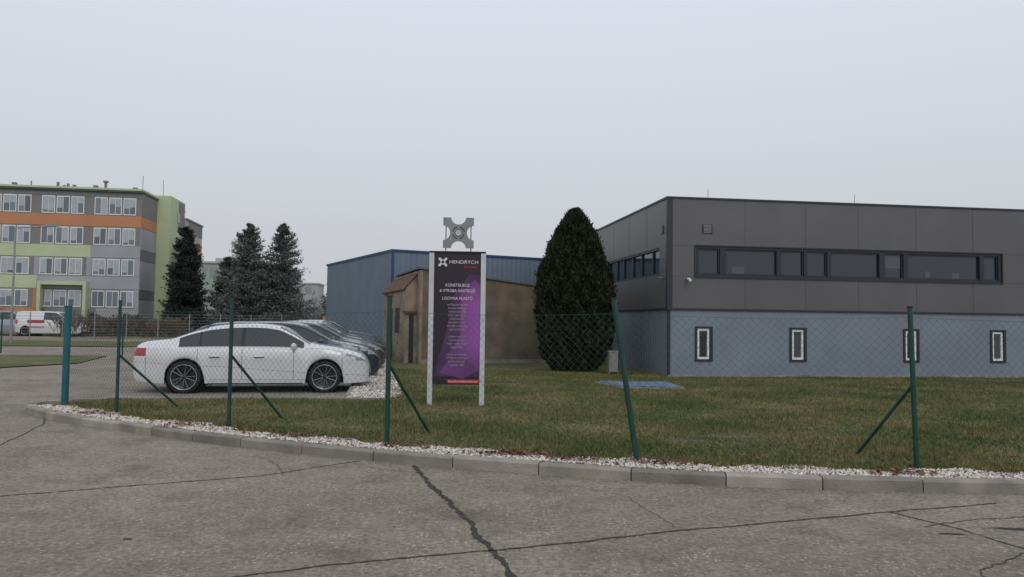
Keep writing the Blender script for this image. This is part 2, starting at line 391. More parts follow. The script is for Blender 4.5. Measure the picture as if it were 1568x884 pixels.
def prism_wires(segs,r):
    S=np.array(segs); n=len(S); a=S[:,0];b=S[:,1]; d=b-a; d/=np.linalg.norm(d,axis=1)[:,None]
    up=np.cross(d,np.array([0.3,.9,.1])); up/=np.linalg.norm(up,axis=1)[:,None]; w=np.cross(d,up)
    V=[]
    for base in (a,b):
        for k in range(3):
            t=2.094*k; V.append(base+r*(np.cos(t)*up+np.sin(t)*w))
    V=np.stack(V,1).reshape(-1,3); f=np.array([(0,1,4,3),(1,2,5,4),(2,0,3,5)]); F=(f[None]+6*np.arange(n)[:,None,None]).reshape(-1,4)
    return V,F
segs=[];hs=[]
for (x0,y0,h0,r0,m0,l0),(x1,y1,h1,r1,m1,l1) in zip(posts[:-1],posts[1:]):
    A0=np.array((x0,y0,.13));A1=np.array((x1,y1,.13)); L=np.linalg.norm(A1-A0); H=1.56
    def pt(uu,vv):
        k=uu/L; ln=(l0*(1-k)+l1*k)*vv/1.7
        sag=-.03*math.sin(math.pi*k)*vv/H
        return A0*(1-k)+A1*k+np.array((ln,0,vv+sag))
    s=.088; k=-int(H/s)-1
    while k*s<L:
        u0=k*s; a,b=max(u0,0),min(u0+H,L)
        if b-a>.01:
            mid=(a+b)/2
            segs.append((pt(a,a-u0),pt(mid,mid-u0))); segs.append((pt(mid,mid-u0),pt(b,b-u0)))
            segs.append((pt(a,H-(a-u0)),pt(mid,H-(mid-u0)))); segs.append((pt(mid,H-(mid-u0)),pt(b,H-(b-u0))))
        k+=1
    for v in (0.02,.78,1.55):
        for q in range(8): hs.append((pt(L*q/8,v),pt(L*(q+1)/8,v)))
fpar=fb.finish()
V,F=prism_wires(segs,.0015); add_obj('wire_mesh',fast_mesh('wire_mesh',V,F),[M['wire']],parent=fpar)
V,F=prism_wires(hs,.002); add_obj('tension_wires',fast_mesh('tension_wires',V,F),[M['wire']],parent=fpar)

# ---------------------------------------------------------------- grey hall
hall=Bld('industrial_hall',(4.25,20.2,.1),R(7.87))
LH=18.0; DH=16.0; zs=1.84; zt=4.9
wins=[(1.10,1.514),(1.686,3.18),(3.297,3.998),(4.076,4.705),(4.824,6.30),(6.462,7.05),(7.193,9.47),(9.597,10.08)]
low=[.82,3.59,7.05,9.81,12.6,15.4]
lops=[(a,a+.46,.45,1.37) for a in low]
hall.wall('upper_cladding','panelgrey',(0,0),(1,0),LH,zs+.04,zt,[(.80,10.17,2.76,3.60)],(0,1))
hall.wall('lower_cladding','ribblue',(0.04,.04),(1,0),LH-.08,-.1,zs,lops,(0,1),.1)
hall.wall('side_upper_cladding','panelgrey',(0,0),(0,1),DH,zs+.04,zt,[(.65,6.2,2.82,3.60)],(1,0))
hall.wall('side_lower_cladding','ribblue',(.04,.04),(0,1),DH-.08,-.1,zs,[],(1,0))
hall.wall('back_wall','panelgrey',(LH,0),(0,1),DH,-.1,zt,[],(-1,0))
hall.wall('back_wall','panelgrey',(0,DH),(1,0),LH,-.1,zt,[],(0,-1))
hall.box('roof','roof',.02,LH-.02,.02,DH-.02,zt-.3,zt-.08)
hall.box('roof','roof',.04,LH-.04,.04,DH-.04,zs-.0,zs+.045)
hall.box('parapet_cap','paneldark',-.03,LH+.03,-.03,.14,zt,zt+.05)
hall.box('parapet_cap','paneldark',-.03,.14,.142,DH,zt,zt+.05)
hall.box('corner_strip','paneldark',-.012,.14,-.012,.10,zs+.04,zt-.002)
hall.box('corner_strip','paneldark',.03,.10,.03,.10,-.1,zs)
hall.box('base_flashing','paneldark',-.02,LH+.02,-.02,.06,zs-.002,zs+.04)
hall.box('base_flashing','paneldark',-.02,.06,.062,DH,zs-.002,zs+.04)
hall.box('plinth','kerb',.02,LH-.02,.022,.038,-.1,.06)
for xj in (2.24,4.04,5.64,7.44,9.24,11.04,12.84,14.64,16.4):
    for a,b in ((zs+.05,2.72),(3.64,zt-.01)):
        hall.box('panel_joints','joint',xj-.005,xj+.005,-.003,.01,a,b)
for a,b in ((.145,.75),(10.22,LH)):
    hall.box('panel_joints','joint',a,b,-.003,.01,2.756,2.764); hall.box('panel_joints','joint',a,b,-.003,.01,3.60,3.61)
for yj in (1.8,3.6,5.4,7.2,9,10.8):
    for a,b in ((zs+.05,2.8),(3.62,zt-.01)): hall.box('panel_joints','joint',-.003,.01,yj-.005,yj+.005,a,b)
gd=.09
hall.quad('window_band','glass',(.8,gd,2.76),(10.17,gd,2.76),(10.17,gd,3.60),(.8,gd,3.60))
hall.box('window_band_frame','anthr',.80,10.17,.02,.10,2.76,2.82); hall.box('window_band_frame','anthr',.80,10.17,.02,.10,3.54,3.60)
prev=.80
for a,b in wins:
    if a==1.10: a=.87
    hall.box('window_band_frame','anthr',prev,a,.015,.10,2.822,3.538); prev=b
hall.box('window_band_frame','anthr',prev,10.17,.015,.10,2.822,3.538)
for i,(a,b) in enumerate(wins):
    if a==1.10: a=.87
    hall.box('window_sash','anthr',a,b,.05,.085,2.822,2.86); hall.box('window_sash','anthr',a,b,.05,.085,3.50,3.538)
    if i in (0,2,3,5,7): 
        for q in (a,b-.04): hall.box('window_sash','anthr',q,q+.04,.05,.085,2.862,3.498)
    if i in (5,): hall.quad('window_blinds','glassb',(a+.05,gd-.004,3.12),(b-.05,gd-.004,3.12),(b-.05,gd-.004,3.5),(a+.05,gd-.004,3.5))
    if i in (1,4,6):
        q=a+.2
        while q<b-.3:
            wd=random.uniform(.15,.5); hh_=random.uniform(.1,.35); hall.quad('window_interior','glassb',(q,gd-.004,2.87),(q+wd,gd-.004,2.87),(q+wd,gd-.004,2.87+hh_),(q,gd-.004,2.87+hh_)) if random.random()<.35 else None; q+=wd+.1
hall.box('window_surround','anthr',.76,10.21,-.018,.012,3.602,3.635); hall.box('window_surround','anthr',.76,10.21,-.03,.012,2.725,2.758)
hall.box('window_surround','anthr',.76,.798,-.018,.012,2.76,3.60); hall.box('window_surround','anthr',10.172,10.21,-.018,.012,2.76,3.60)
hall.quad('window_band','glass',(gd,.65,2.82),(gd,6.2,2.82),(gd,6.2,3.6),(gd,.65,3.6))
for a,b in ((.65,.80),(1.35,1.44),(2.4,2.5),(3.3,3.42),(4.3,4.4),(5.1,5.2),(6.1,6.2)): hall.box('window_band_frame','anthr',.05,.1,a,b,2.822,3.598)
for c in (2.822,3.54): hall.box('window_band_frame','anthr',.02,.1,.65,6.2,c,c+.055)
for i,a in enumerate(low):
    b=a+.46
    for (p,q,c,d) in ((a-.02,a+.045,.43,1.39),(b-.045,b+.02,.43,1.39),(a+.046,b-.046,.43,.475),(a+.046,b-.046,1.345,1.39)):
        hall.box('window_frames','anthr',p,q,.012,.1,c,d)
    w0,w1=a+.06,b-.06
    hall.box('window_frames','anthr',a+.046,w0,.09,.13,.476,1.344); hall.box('window_frames','anthr',w1,b-.046,.09,.13,.476,1.344)
    for (p,q,c,d) in ((w0,w0+.055,.49,1.33),(w1-.055,w1,.49,1.33),(w0+.056,w1-.056,.49,.55),(w0+.056,w1-.056,1.27,1.33)): hall.box('window_sash','white',p,q,.05,.12,c,d)
    hall.quad('window_glass','glassb' if i%2 else 'glass',(w0+.03,.1,.53),(w1-.03,.1,.53),(w1-.03,.1,1.29),(w0+.03,.1,1.29))
    hall.quad('window_back','anthr',(a,.139,.43),(b,.139,.43),(b,.139,1.39),(a,.139,1.39))
for k in range(6): hall.box('vent','louver',1.02,1.25,-.03,.0,3.97+k*.04,3.995+k*.04)
hall.box('vent','anthr',1.0,1.27,-.012,-.002,3.95,4.21)
hall.box('vent','anthr',1.0,1.02,-.035,-.013,3.95,4.21);hall.box('vent','anthr',1.25,1.27,-.035,-.013,3.95,4.21)
for k in range(5): hall.box('vent','louver',-.03,0,.35,.52,3.97+k*.045,3.995+k*.045)
hall.box('vent','anthr',-.012,-.002,.33,.54,3.95,4.20)
hall.rod('wall_camera','white',(.58,0,2.70),(.58,-.12,2.66),.018); hall.rod('wall_camera','white',(.58,-.05,2.68),(.56,-.24,2.64),.04,12)
hall.rod('wall_camera','louver',(.02,.32,2.72),(-.12,.32,2.72),.025,10)
hall.rod('antenna','galv',(1.2,.1,zt),(1.2,.1,zt+.3),.008,6); hall.rod('antenna','galv',(5.6,.1,zt),(5.6,.1,zt+.32),.008,6)
hall.finish()

# ---------------------------------------------------------------- blue annex
bl=Bld('blue_hall',(-5.2,32,0),math.atan2(3.6,6.65))
bl.box('walls','blue',0,11.5,0,11,0,4.5); bl.box('roof_trim','bluetrim',-.05,11.55,-.05,11.05,4.5,4.6)
bl.box('roof_trim','bluetrim',-.04,.06,-.04,.06,0,4.498)
bl.rod('wall_lamp','white',(.5,0,3.4),(.5,-.2,3.35),.07)
bl.finish()
# ---------------------------------------------------------------- old garage
gx=Vector((-2.98,24.7)); gr=Vector((3.4,26.75)); L=(gr-gx).length; ga=math.atan2(gr.y-gx.y,gr.x-gx.x)
g=Bld('old_garage',(gx.x,gx.y,.08),ga)
H0,H1=3.17,2.40
g.poly('walls','stucco',[(0,0,-.1),(L,0,-.1),(L,0,H1),(0,0,H0)],(0,5.0,0))
g.poly('roof','roof',[(-.14,-.06,H0+.018),(L+.1,-.06,H1-.01),(L+.1,-.06,H1+.05),(-.14,-.06,H0+.075)],(0,5.2,0))
g.box('side_wall','stucco_lit',-.10,-.003,-.01,5.0,-.1,3.14)
g.poly('side_annex','stucco_lit',[(-.50,.5,-.1),(-.102,.5,-.1),(-.102,.5,3.02),(-.50,.5,2.55)],(0,5.2,0))
g.poly('side_annex_roof','rust',[(-.56,.44,2.49),(-.104,.44,3.03),(-.104,.44,3.07),(-.56,.44,2.53)],(0,5.4,0))
g.box('side_openings','dark',-.36,-.20,.494,.498,.0,1.65); g.box('side_openings','dark',-.507,-.501,1.6,2.6,1.0,1.9); g.box('side_openings','dark',-.507,-.501,3.2,4.4,.0,1.9)
g.box('side_ledge','rust',-.60,-.104,.40,.499,1.70,1.77)
g.box('plinth','kerb',-.0,L,-.02,-.002,-.1,.16)
g.finish()

# ---------------------------------------------------------------- sign
def sign_mat():
    m,nt,b=new_mat('sign_print'); N=nt.nodes; L=nt.links
    tc=N.new('ShaderNodeTexCoord'); s=N.new('ShaderNodeSeparateXYZ'); L.new(tc.outputs['Object'],s.inputs[0])
    g=N.new('ShaderNodeMapRange'); L.new(s.outputs[2],g.inputs[0]); g.inputs[1].default_value=.5; g.inputs[2].default_value=2.2
    c=ramp(nt,g.outputs[0],[(0,(.085,.03,.12)),(.35,(.26,.075,.32)),(.75,(.25,.07,.29)),(1,(.12,.04,.15))])
    h=N.new('ShaderNodeMapRange'); L.new(s.outputs[0],h.inputs[0]); h.inputs[1].default_value=.25; h.inputs[2].default_value=.9
    d=ramp(nt,h.outputs[0],[(0,(.5,.5,.5)),(1,(1.3,1.3,1.3))]); c=mixc(nt,1.0,c,d,'MULTIPLY')
    L.new(c,b.inputs['Base Color']); b.inputs['Roughness'].default_value=.35; return m
M['signdark']=mat('sign_black',(.022,.013,.026),.3,var=.15,vscale=3)
M['purple']=sign_mat(); M['purple2']=mat('sign_purple_dark',(.070,.026,.090),.35,var=.3,vscale=2); M['purple3']=mat('sign_purple_mid',(.15,.045,.19),.35,var=.3,vscale=2)
M['red']=mat('sign_red',(.55,.02,.03),.4); M['signtxt']=mat('sign_text',(.72,.70,.76),.5); M['signtxt2']=mat('sign_text_dim',(.42,.36,.48),.5)
M['logosheet']=mat('logo_sheet',(.25,.26,.27),.45,metal=.4,var=.1,vscale=4)
sx0,sx1=-1.455,-.475; sy=12.96
sg=Bld('company_sign',(sx0,sy,.1),R(3)); W=.99
sg.box('posts','wpost',0,.085,-.05,.05,-.05,2.66); sg.box('posts','wpost',W-.085,W,-.05,.05,-.05,2.66)
sg.box('board','signdark',.086,W-.086,-.025,.03,.36,2.665)
sg.box('board_cap','dark',0,W,-.06,.06,2.667,2.69)
yy=-.0275
sg.add('purple_panel','purple2',[(.09,yy,.50),(.90,yy,.50),(.90,yy,2.28),(.70,yy,2.28),(.42,yy,1.9),(.32,yy,1.3)],[(0,1,2,3,4,5)])
sg.add('purple_panel','purple',[(.30,yy-.0008,.80),(.90,yy-.0008,.62),(.90,yy-.0008,2.10),(.80,yy-.0008,2.20),(.56,yy-.0008,1.95),(.56,yy-.0008,1.2)],[(0,1,2,3,4,5)])
sg.add('purple_panel','purple3',[(.20,yy-.0012,.56),(.62,yy-.0012,.46),(.90,yy-.0012,.62),(.45,yy-.0012,.93)],[(0,1,2,3)])
sg.box('red_bar','red',.34,W-.09,-.032,-.0295,.385,.45)
def star(c,s,y,m,part,th,d):
    pts=[]
    cr=.24*s
    for k in range(4):
        a=k*math.pi/2
        loc=[(-.5*s,.5*s-.0),( -cr,.5*s)]+[(-cr*math.cos(t),.5*s-cr*.95*math.sin(t)) for t in np.linspace(.25,math.pi-.25,9)]+[(cr,.5*s)]
        ca,sa=math.cos(-a),math.sin(-a)
        pts+=[(c[0]+x*ca-z*sa,y,c[1]+x*sa+z*ca) for x,z in loc]
    sg.poly(part,m,pts,(0,th,0))
star((.50,3.02),.54,-.01,'logosheet','logo_star',.02,0)
def ring(c,r0,r1,y,m,part,n=32,seg=(0,1)):
    v=[];f=[]
    for i in range(n+1):
        t=2*math.pi*(seg[0]+(seg[1]-seg[0])*i/n)
        v+=[(c[0]+r0*math.cos(t),y,c[1]+r0*math.sin(t)),(c[0]+r1*math.cos(t),y,c[1]+r1*math.sin(t))]
        if i: f.append((2*i-2,2*i-1,2*i+1,2*i))
    sg.add(part,m,v,f)
for k in range(4): ring((.5,3.02),.095,.112,-.013,'signdark','logo_ring',12,(k/4+.03,k/4+.22))
ring((.5,3.02),.0,.055,-.013,'wpost','logo_ring',20); ring((.5,3.02),.055,.066,-.014,'signdark','logo_ring',20)
for xx in (.28,.72): sg.rod('logo_poles','galv',(xx,.02,2.69),(xx,.02,3.25),.011,8)
star((.235,2.50),.15,yy-.002,'signtxt','small_logo',.001,0); ring((.235,2.50),.0,.026,yy-.004,'signdark','small_logo',14)
sp=sg.finish()
bpy.context.view_layer.update()
def text(s,x,z,size,m,al='CENTER',wmax=None):
    c=bpy.data.curves.new('lettering','FONT'); c.body=s; c.size=size; c.align_x=al; c.extrude=.0005
    o=bpy.data.objects.new('lettering',c); scene.collection.objects.link(o); o.parent=sp; o.location=(x,-.0325,z); o.rotation_euler=(R(90),0,0)
    c.materials.append(M[m])
    if wmax:
        bpy.context.view_layer.update(); d=o.dimensions.x
        if d>0: o.scale=(wmax/d,1,1)
text('HENDRYCH',.345,2.475,.085,'signtxt','LEFT',.50); text('TECHNIK',.60,2.395,.06,'red','LEFT',.24)
text('KONSTRUKCE',.50,2.07,.075,'signtxt','CENTER',.42); text('& VÝROBA NÁSTROJŮ',.50,1.975,.07,'signtxt','CENTER',.62); text('LISOVNA PLASTŮ',.50,1.84,.072,'signtxt','CENTER',.52)
words=['vstřikovací formy','lisovací nástroje','konstrukce 3D','CNC obrábění','elektroeroze','broušení ploch','montáž a zkoušky','opravy forem','','výlisky z plastů','technické díly','malé i velké série','balení dílů','','vývoj a prototypy','měření a kontrola','servis nástrojů','logistika dílů']
z=1.74
for w in words:
    if w: text(w,.50,z,.050,'signtxt2')
    z-=.062
text('hendrychtechnik.eu',.615,.40,.055,'signtxt','CENTER',.5)

cp=Bld('shaft_cover',(0,0,0))
M['cover']=mat('cover_blue',(.15,.21,.32),.35,var=.6,vscale=6,detail=8)
cp.poly('plate','cover',[(2.55,16.5,.12),(3.82,16.65,.12),(3.75,18.0,.12),(2.1,17.85,.12)],(0,0,.04))
cp.poly('rim','kerb',[(2.5,16.42,.09),(3.9,16.58,.09),(3.82,18.08,.09),(2.02,17.92,.09)],(0,0,.045))
cp.finish()
ub=Bld('utility_cabinet',(2.78,20.95,.1),R(6)); M['cab']=mat('cabinet_grey',(.24,.24,.23),.6,var=.2)
ub.box('body','cab',0,.24,0,.22,.0,.62); ub.box('cap','cab',-.02,.26,-.02,.24,.622,.66); ub.box('door','louver',.03,.21,-.008,-.002,.1,.56); ub.box('foot','dark',.01,.23,-.004,-.001,0,.07)
ub.finish()

# ---------------------------------------------------------------- cars
M['rubber']=mat('tyre_rubber',(.012,.012,.012),.85); M['rimdark']=mat('rim_black',(.015,.015,.017),.3); M['rimsilver']=mat('rim_silver',(.45,.46,.48),.3,metal=.8)
M['carglass']=mat('car_glass',(.022,.028,.031),.03,spec=.75); M['chrome']=mat('chrome',(.7,.7,.72),.15,metal=1)
M['tail']=mat('tail_light',(.35,.006,.012),.15,coat=1); M['head']=mat('head_light',(.30,.33,.36),.08,coat=1,var=.5,vscale=25)
M['plate']=mat('number_plate',(.6,.6,.58),.4)
PR={
'sedan':dict(L=4.78,top=[(0,.72),(.02,.94),(.07,1.03),(.25,1.075),(.60,1.11),(.80,1.165),(1.15,1.30),(1.5,1.395),(1.9,1.445),(2.3,1.46),(2.65,1.445),(2.9,1.40),(3.2,1.245),(3.48,1.07),(3.6,1.02),(4.0,.965),(4.35,.90),(4.6,.82),(4.71,.75),(4.76,.66),(4.78,.56)],
  rw=1.03,fw=3.84,g=(.90,3.40),ws=(2.88,3.52),rs=(.66,1.45),pil=[(1.30,1.34),(2.12,2.20)],seams=(1.28,2.16,3.2),belt=.93),
'wagon':dict(L=4.7,top=[(0,.7),(.04,1.0),(.12,1.15),(.3,1.33),(.6,1.43),(1.2,1.48),(2.2,1.49),(2.6,1.46),(2.85,1.40),(3.15,1.24),(3.45,1.07),(3.6,1.02),(4.0,.96),(4.35,.89),(4.54,.81),(4.64,.72),(4.69,.64),(4.7,.55)],
  rw=1.0,fw=3.78,g=(.35,3.42),ws=(2.86,3.5),rs=(.06,.32),pil=[(1.15,1.25),(2.12,2.20)],seams=(1.25,2.16,3.2),belt=.94),
'van':dict(L=4.6,top=[(0,.8),(.03,1.4),(.1,1.72),(.4,1.80),(2.0,1.82),(2.9,1.78),(3.2,1.62),(3.55,1.35),(3.75,1.18),(4.1,1.08),(4.4,.95),(4.55,.78),(4.6,.6)],
  rw=.85,fw=3.72,g=(2.1,3.6),ws=(3.12,3.75),rs=(9,9),pil=[(2.5,2.58)],seams=(1.3,2.3,3.35),belt=1.12)}
def car(name,loc,head,paint,kind='sedan',detail=True,decal=None):
    p=PR[kind]; Lc=p['L']; c=Bld(name,loc,head); Wr=.335; AR=.378
    ss=list(np.arange(0,Lc+.001,.04))+[Lc,.02,Lc-.02,Lc-.06]
    for xw in (p['rw'],p['fw']):
        ss+=[xw-AR,xw+AR,xw-AR*.995,xw+AR*.995,xw-AR*.97,xw+AR*.97]
    for a in (*p['g'],*p['ws'],*[q for r in p['pil'] for q in r]):
        if 0<a<Lc: ss.append(a)
    ss=np.array(sorted(set(np.round(ss,4)))); ss=ss[np.concatenate([[True],np.diff(ss)>.003])]
    fx=np.arange(-.3,Lc+.3,.01); t=[q[0] for q in p['top']]; zz=[q[1] for q in p['top']]
    ft=np.interp(fx,t,zz); ker=np.ones(9)/9; fs_=ft
    for _ in range(2): fs_=np.convolve(np.pad(fs_,4,mode='edge'),ker,'valid')
    zt_=np.interp(ss,fx,fs_)
    w_=np.interp(ss,[0,.02,.07,.20,.6,1.2,2.4,3.8,4.2,Lc-.30,Lc-.14,Lc-.06,Lc-.02,Lc],[.66,.74,.80,.85,.89,.905,.916,.91,.90,.86,.79,.70,.62,.50])
    zb_=np.interp(ss,[0,.06,.5,1.5,3.5,Lc-.4,Lc-.05,Lc],[.36,.26,.21,.20,.20,.20,.22,.28])
    zrows=[.29,.38,.48,.58,.68,.765,.85]; wf=[.972,.985,.990,.993,.998,1.004,.984]
    ring=[];roof=max(zz)
    for x,ztp,w,zb in zip(ss,zt_,w_,zb_):
        fl=0
        for xw in (p['rw'],p['fw']):
            d=abs(x-xw)
            if d<AR: zb=max(zb,Wr+math.sqrt(max(AR*AR-d*d,0)))
            fl=max(fl,math.exp(-((d-AR)/.09)**2))
        belt=min(p['belt'],ztp-.06); cf=min(max((ztp-p['belt']-.04)/(roof-p['belt']-.04),0),1)
        er=w*.86*(1-cf)+(.60 if kind!='van' else .70)*cf
        row=[(0,zb),(w*.955+.012*fl,zb)]; k=len(zrows)
        for i,(z,f) in enumerate(zip(zrows,wf)):
            z=min(z,belt-.012*(k-i)); z=max(z,zb+.008*(i+1)); row.append((w*f+.014*fl*(i<5),z))
        bl_=max(belt,zb+.008*(k+2)); row.append((w*.955,bl_))
        ze=max(ztp-.05,bl_+.005); 
        for q in (.08,.91): row.append((w*.94*(1-q)+(er+.03)*q if cf>0 else w*.94*(1-q)+er*q,bl_+(ze-bl_)*q))
        row.append((er,ze+(.012 if cf>0 else 0))); row.append((er*.72,max(ztp-.012,ze+.01))); row.append((0,max(ztp,ze+.015)))
        ring.append(row)
    nr=len(ring[0]); V=[]
    for x,row in zip(ss,ring):
        for y,z in row: V.append((x,-y,z))
        for y,z in row[::-1][1:-1]: V.append((x,y,z))
    nn=2*nr-2; F=[];MI=[]
    mats=[paint,M['carglass'],M['dark'],M['tail'],M['head'],M['chrome']]
    ib=nr-6
    for s in range(len(ss)-1):
        xm=(ss[s]+ss[s+1])/2
        for k in range(nn):
            k2=(k+1)%nn; F.append((s*nn+k,s*nn+k2,(s+1)*nn+k2,(s+1)*nn+k)); 
            r=k if k<nr-1 else nn-1-k
            m=0
            gap=V[s*nn+(ib+2 if k<nr-1 else nn-ib-2)][2]-V[s*nn+(ib+1)][2]
            if r==0: m=2
            elif r==ib+1 and p['g'][0]<xm<p['g'][1] and gap>.05:
                m=2 if any(a<xm<b for a,b in p['pil']) else 1
            elif r>=ib+3 and p['ws'][0]<xm<p['ws'][1]: m=1
            elif r>=ib+3 and p['rs'][0]<xm<p['rs'][1]: m=1
            elif xm<.27 and r in ((7,8) if kind!='van' else (8,9)) : m=3
            elif Lc-.52<xm<Lc-.07 and r==7: m=4
            elif Lc-.30<xm<Lc-.05 and r==6: m=4
            MI.append(m)
    F.append(tuple(range(nn))[::-1]); MI.append(0); e=(len(ss)-1)*nn; F.append(tuple(e+i for i in range(nn))); MI.append(2)
    par=bpy.data.objects.new(name,None); scene.collection.objects.link(par); par.location=loc; par.rotation_euler=(0,0,head)
    me=bpy.data.meshes.new('body'); me.from_pydata(V,[],F); me.polygons.foreach_set('material_index',MI); me.polygons.foreach_set('use_smooth',[True]*len(F)); me.update()
    try: me.set_sharp_from_angle(angle=R(38))
    except Exception: pass
    add_obj('body',me,mats,parent=par)
    c2=Bld('x')
    for xw in (p['rw'],p['fw']):
        for sd in (-1,1):
            yc=sd*.80; 
            c2.lathe('tyres','rubber',[(.245,-.10),(.30,-.11),(.325,-.095),(.335,-.06),(.335,.06),(.325,.095),(.30,.11),(.245,.10)],(xw,yc,Wr),40)
            c2.lathe('rims','rimdark',[(.0,sd*.03),(.2,sd*.035),(.248,sd*.06)],(xw,yc,Wr),30)
            c2.lathe('rims','rimsilver',[(.243,sd*.085),(.252,sd*.110),(.262,sd*.106)],(xw,yc,Wr),40)
            if detail:
                for q in range(10):
                    t=6.283*q/10+(.10 if q%2 else -.10)+.2; a=(xw+.03*math.cos(t),yc+sd*.080,Wr+.03*math.sin(t)); b=(xw+.246*math.cos(t+.0),yc+sd*.098,Wr+.246*math.sin(t))
                    c2.rod('spokes','rimdark',a,b,.016,6,.012)
                    a=(a[0],a[1]+sd*.012,a[2]); b=(b[0],b[1]+sd*.010,b[2]); c2.rod('spokes','rimsilver',a,b,.0055,5,.0045)
                c2.lathe('hubs','rimdark',[(0,sd*.105),(.035,sd*.105),(.045,sd*.07)],(xw,yc,Wr),14)
            c2.lathe('arch_liner','dark',[(AR-.002,-.3*1),(AR-.002,.08)] if sd>0 else [(AR-.002,-.08),(AR-.002,.3)],(xw,yc,Wr),40)
    c2.box('chassis','dark',.35,Lc-.4,-.66,.66,.2,.5)
    def P(x,r,sd,off=.004):
        i=int(np.argmin(abs(ss-x))); y,z=ring[i][r]; return (ss[i],sd*(y+off),z)
    for sd in (-1,1):
        xs=[x for x in np.arange(p['g'][0]+.02,p['g'][1],.08)]
        c2.tube('window_trim','chrome' if kind=='sedan' else 'dark',[P(x,ib+1,sd,.004) for x in xs],.007)
        c2.tube('window_trim','chrome' if kind=='sedan' else 'dark',[P(x,ib+2,sd,.004) for x in xs],.007)
        if detail:
            for x in p['seams']: c2.tube('door_seams','dark',[P(x,r,sd,-.0015) for r in range(2,ib+1)],.0045,5)
            xs=[x for x in np.arange(p['rw']+.45,p['fw']-.42,.1)]
            c2.tube('sill_trim','chrome',[P(x,2,sd,.003) for x in xs],.007)
            c2.tube('sill_shadow','dark',[P(x,1,sd,.002) for x in xs],.012)
            for x in (1.52,2.42):
                a=P(x,7,sd,.02); b=P(x+.2,7,sd,.02); c2.rod('door_handles',paint,a,b,.014,8)
                a=P(x,7,sd,.003); b=P(x+.2,7,sd,.003); c2.rod('door_handle_recess','dark',(a[0],a[1],a[2]-.02),(b[0],b[1],b[2]-.02),.008,6)
            c2.tube('bumper_seam','dark',[P(Lc-.60,r,sd,-.001) for r in range(3,8)],.004,5); c2.tube('bumper_seam','dark',[P(.30,r,sd,-.001) for r in range(3,8)],.004,5)
            c2.tube('bonnet_seam','dark',[P(x,ib,sd,-.001) for x in np.arange(p['g'][1]+.05,Lc-.5,.08)],.004,5)
        i=P(p['g'][1]-.18,ib,sd)
        mx,my,mz=i[0],i[1],i[2]+.06
        nlat=8; v=[];f=[]
        for a_ in range(nlat+1):
            for b_ in range(12):
                th=math.pi*a_/nlat; ph=6.283*b_/12
                v.append((mx+.055*math.sin(th)*math.cos(ph)*(1+.3*(math.cos(th)<0)),my+sd*(.10+.105*math.cos(th)),mz+.068*math.sin(th)*math.sin(ph)))
        for a_ in range(nlat):
            for b_ in range(12): f.append((a_*12+b_,a_*12+(b_+1)%12,(a_+1)*12+(b_+1)%12,(a_+1)*12+b_))
        c2.add('mirrors',paint,v,f,True)
        c2.rod('mirror_arm','dark',(mx,my-.02*sd,mz-.04),(mx,my+sd*.08,mz-.03),.02)
    c2.box('number_plate','plate',-.015,-.004,-.26,.26,.62,.73); c2.box('number_plate','plate',Lc+.012,Lc+.020,-.26,.26,.38,.48)
    c2.box('grille','dark',Lc-.03,Lc+.01,-.45,.45,.30,.56)
    if decal=='red':
        c2.box('red_stripe','tail',1.0,2.2,-.925,-.918,.95,1.15)
        c2.box('red_stripe','tail',1.0,2.2,-.925,-.918,.62,.68)
    if detail and kind!='van':
        for zz_ in (.50,.54): c2.box('grille_bars','chrome',Lc+.0105,Lc+.016,-.42,.42,zz_,zz_+.012)
    for k,pp in c2.parts.items():
        me=bpy.data.meshes.new(k); me.from_pydata(pp['v'],[],pp['f']); me.polygons.foreach_set('material_index',pp['m']); me.polygons.foreach_set('use_smooth',pp['sm']); me.update()
        add_obj(k,me,pp['mats'],parent=par)
    return par
def paint(n,c,metal=.0): return mat('paint_'+n,c,.28,metal=metal,coat=1,var=.04,vscale=2)
wh=paint('white',(.66,.66,.67)); db=paint('dark_blue',(.02,.03,.055)); si=paint('silver',(.30,.33,.37),.3); rd=paint('dark_red',(.16,.03,.025)); gy=paint('grey',(.07,.078,.088),.2); bk=paint('black',(.015,.016,.018))
H=R(11)
def place(xr,yr,head,rw,side=.8):
    u=Vector((math.cos(head),math.sin(head))); n=Vector((-math.sin(head),math.cos(head)))
    o=Vector((xr,yr))-u*rw+n*side; return (o.x,o.y,0.0)
car('parked_sedan',place(-6.74,15.35,H,1.03),H,wh,'sedan')
def front(xf,yf,L,head): 
    u=Vector((math.cos(head),math.sin(head))); o=Vector((xf,yf))-u*L; return (o.x,o.y,0)
car('parked_estate_car',front(-3.50,19.7,4.7,H),H,db,'wagon')
car('parked_hatchback',front(-3.85,22.5,4.7,H),H,gy,'wagon',False)
car('parked_car',front(-4.3,25.3,4.78,H),H,bk,'sedan',False)
car('parked_car',front(-4.95,28.2,4.7,H),H,rd,'wagon',False)
car('parked_car',front(-5.6,31.2,4.78,H),H,bk,'sedan',False)
car('parked_car',front(-6.2,34.2,4.7,H),H,si,'wagon',False)
car('parked_car',front(-7.6,44,4.7,R(-60)),R(-60),wh,'wagon',False)
car('parked_car',front(-9.8,45,4.7,R(-70)),R(-70),bk,'sedan',False)
car('parked_minivan',(-39.3,54.5,0),R(2),si,'van',False)
car('delivery_van',(-35.9,54.2,0),R(2),wh,'van',False,'red')
car('parked_car',(-46,54.5,0),R(2),gy,'wagon',False)
cr_=Bld('timber_stack',(-12.0,47,0),.2); M['wood']=mat('raw_wood',(.32,.19,.11),.8,var=.4,vscale=6,island=.35)
for i in range(3):
    for j in range(5):
        for k in range((4,5,4)[i]): cr_.box('boards','wood',i*1.0,i*1.0+.92,j*.2,j*.2+.17,.1+k*.42,.1+k*.42+.3)
cr_.finish()

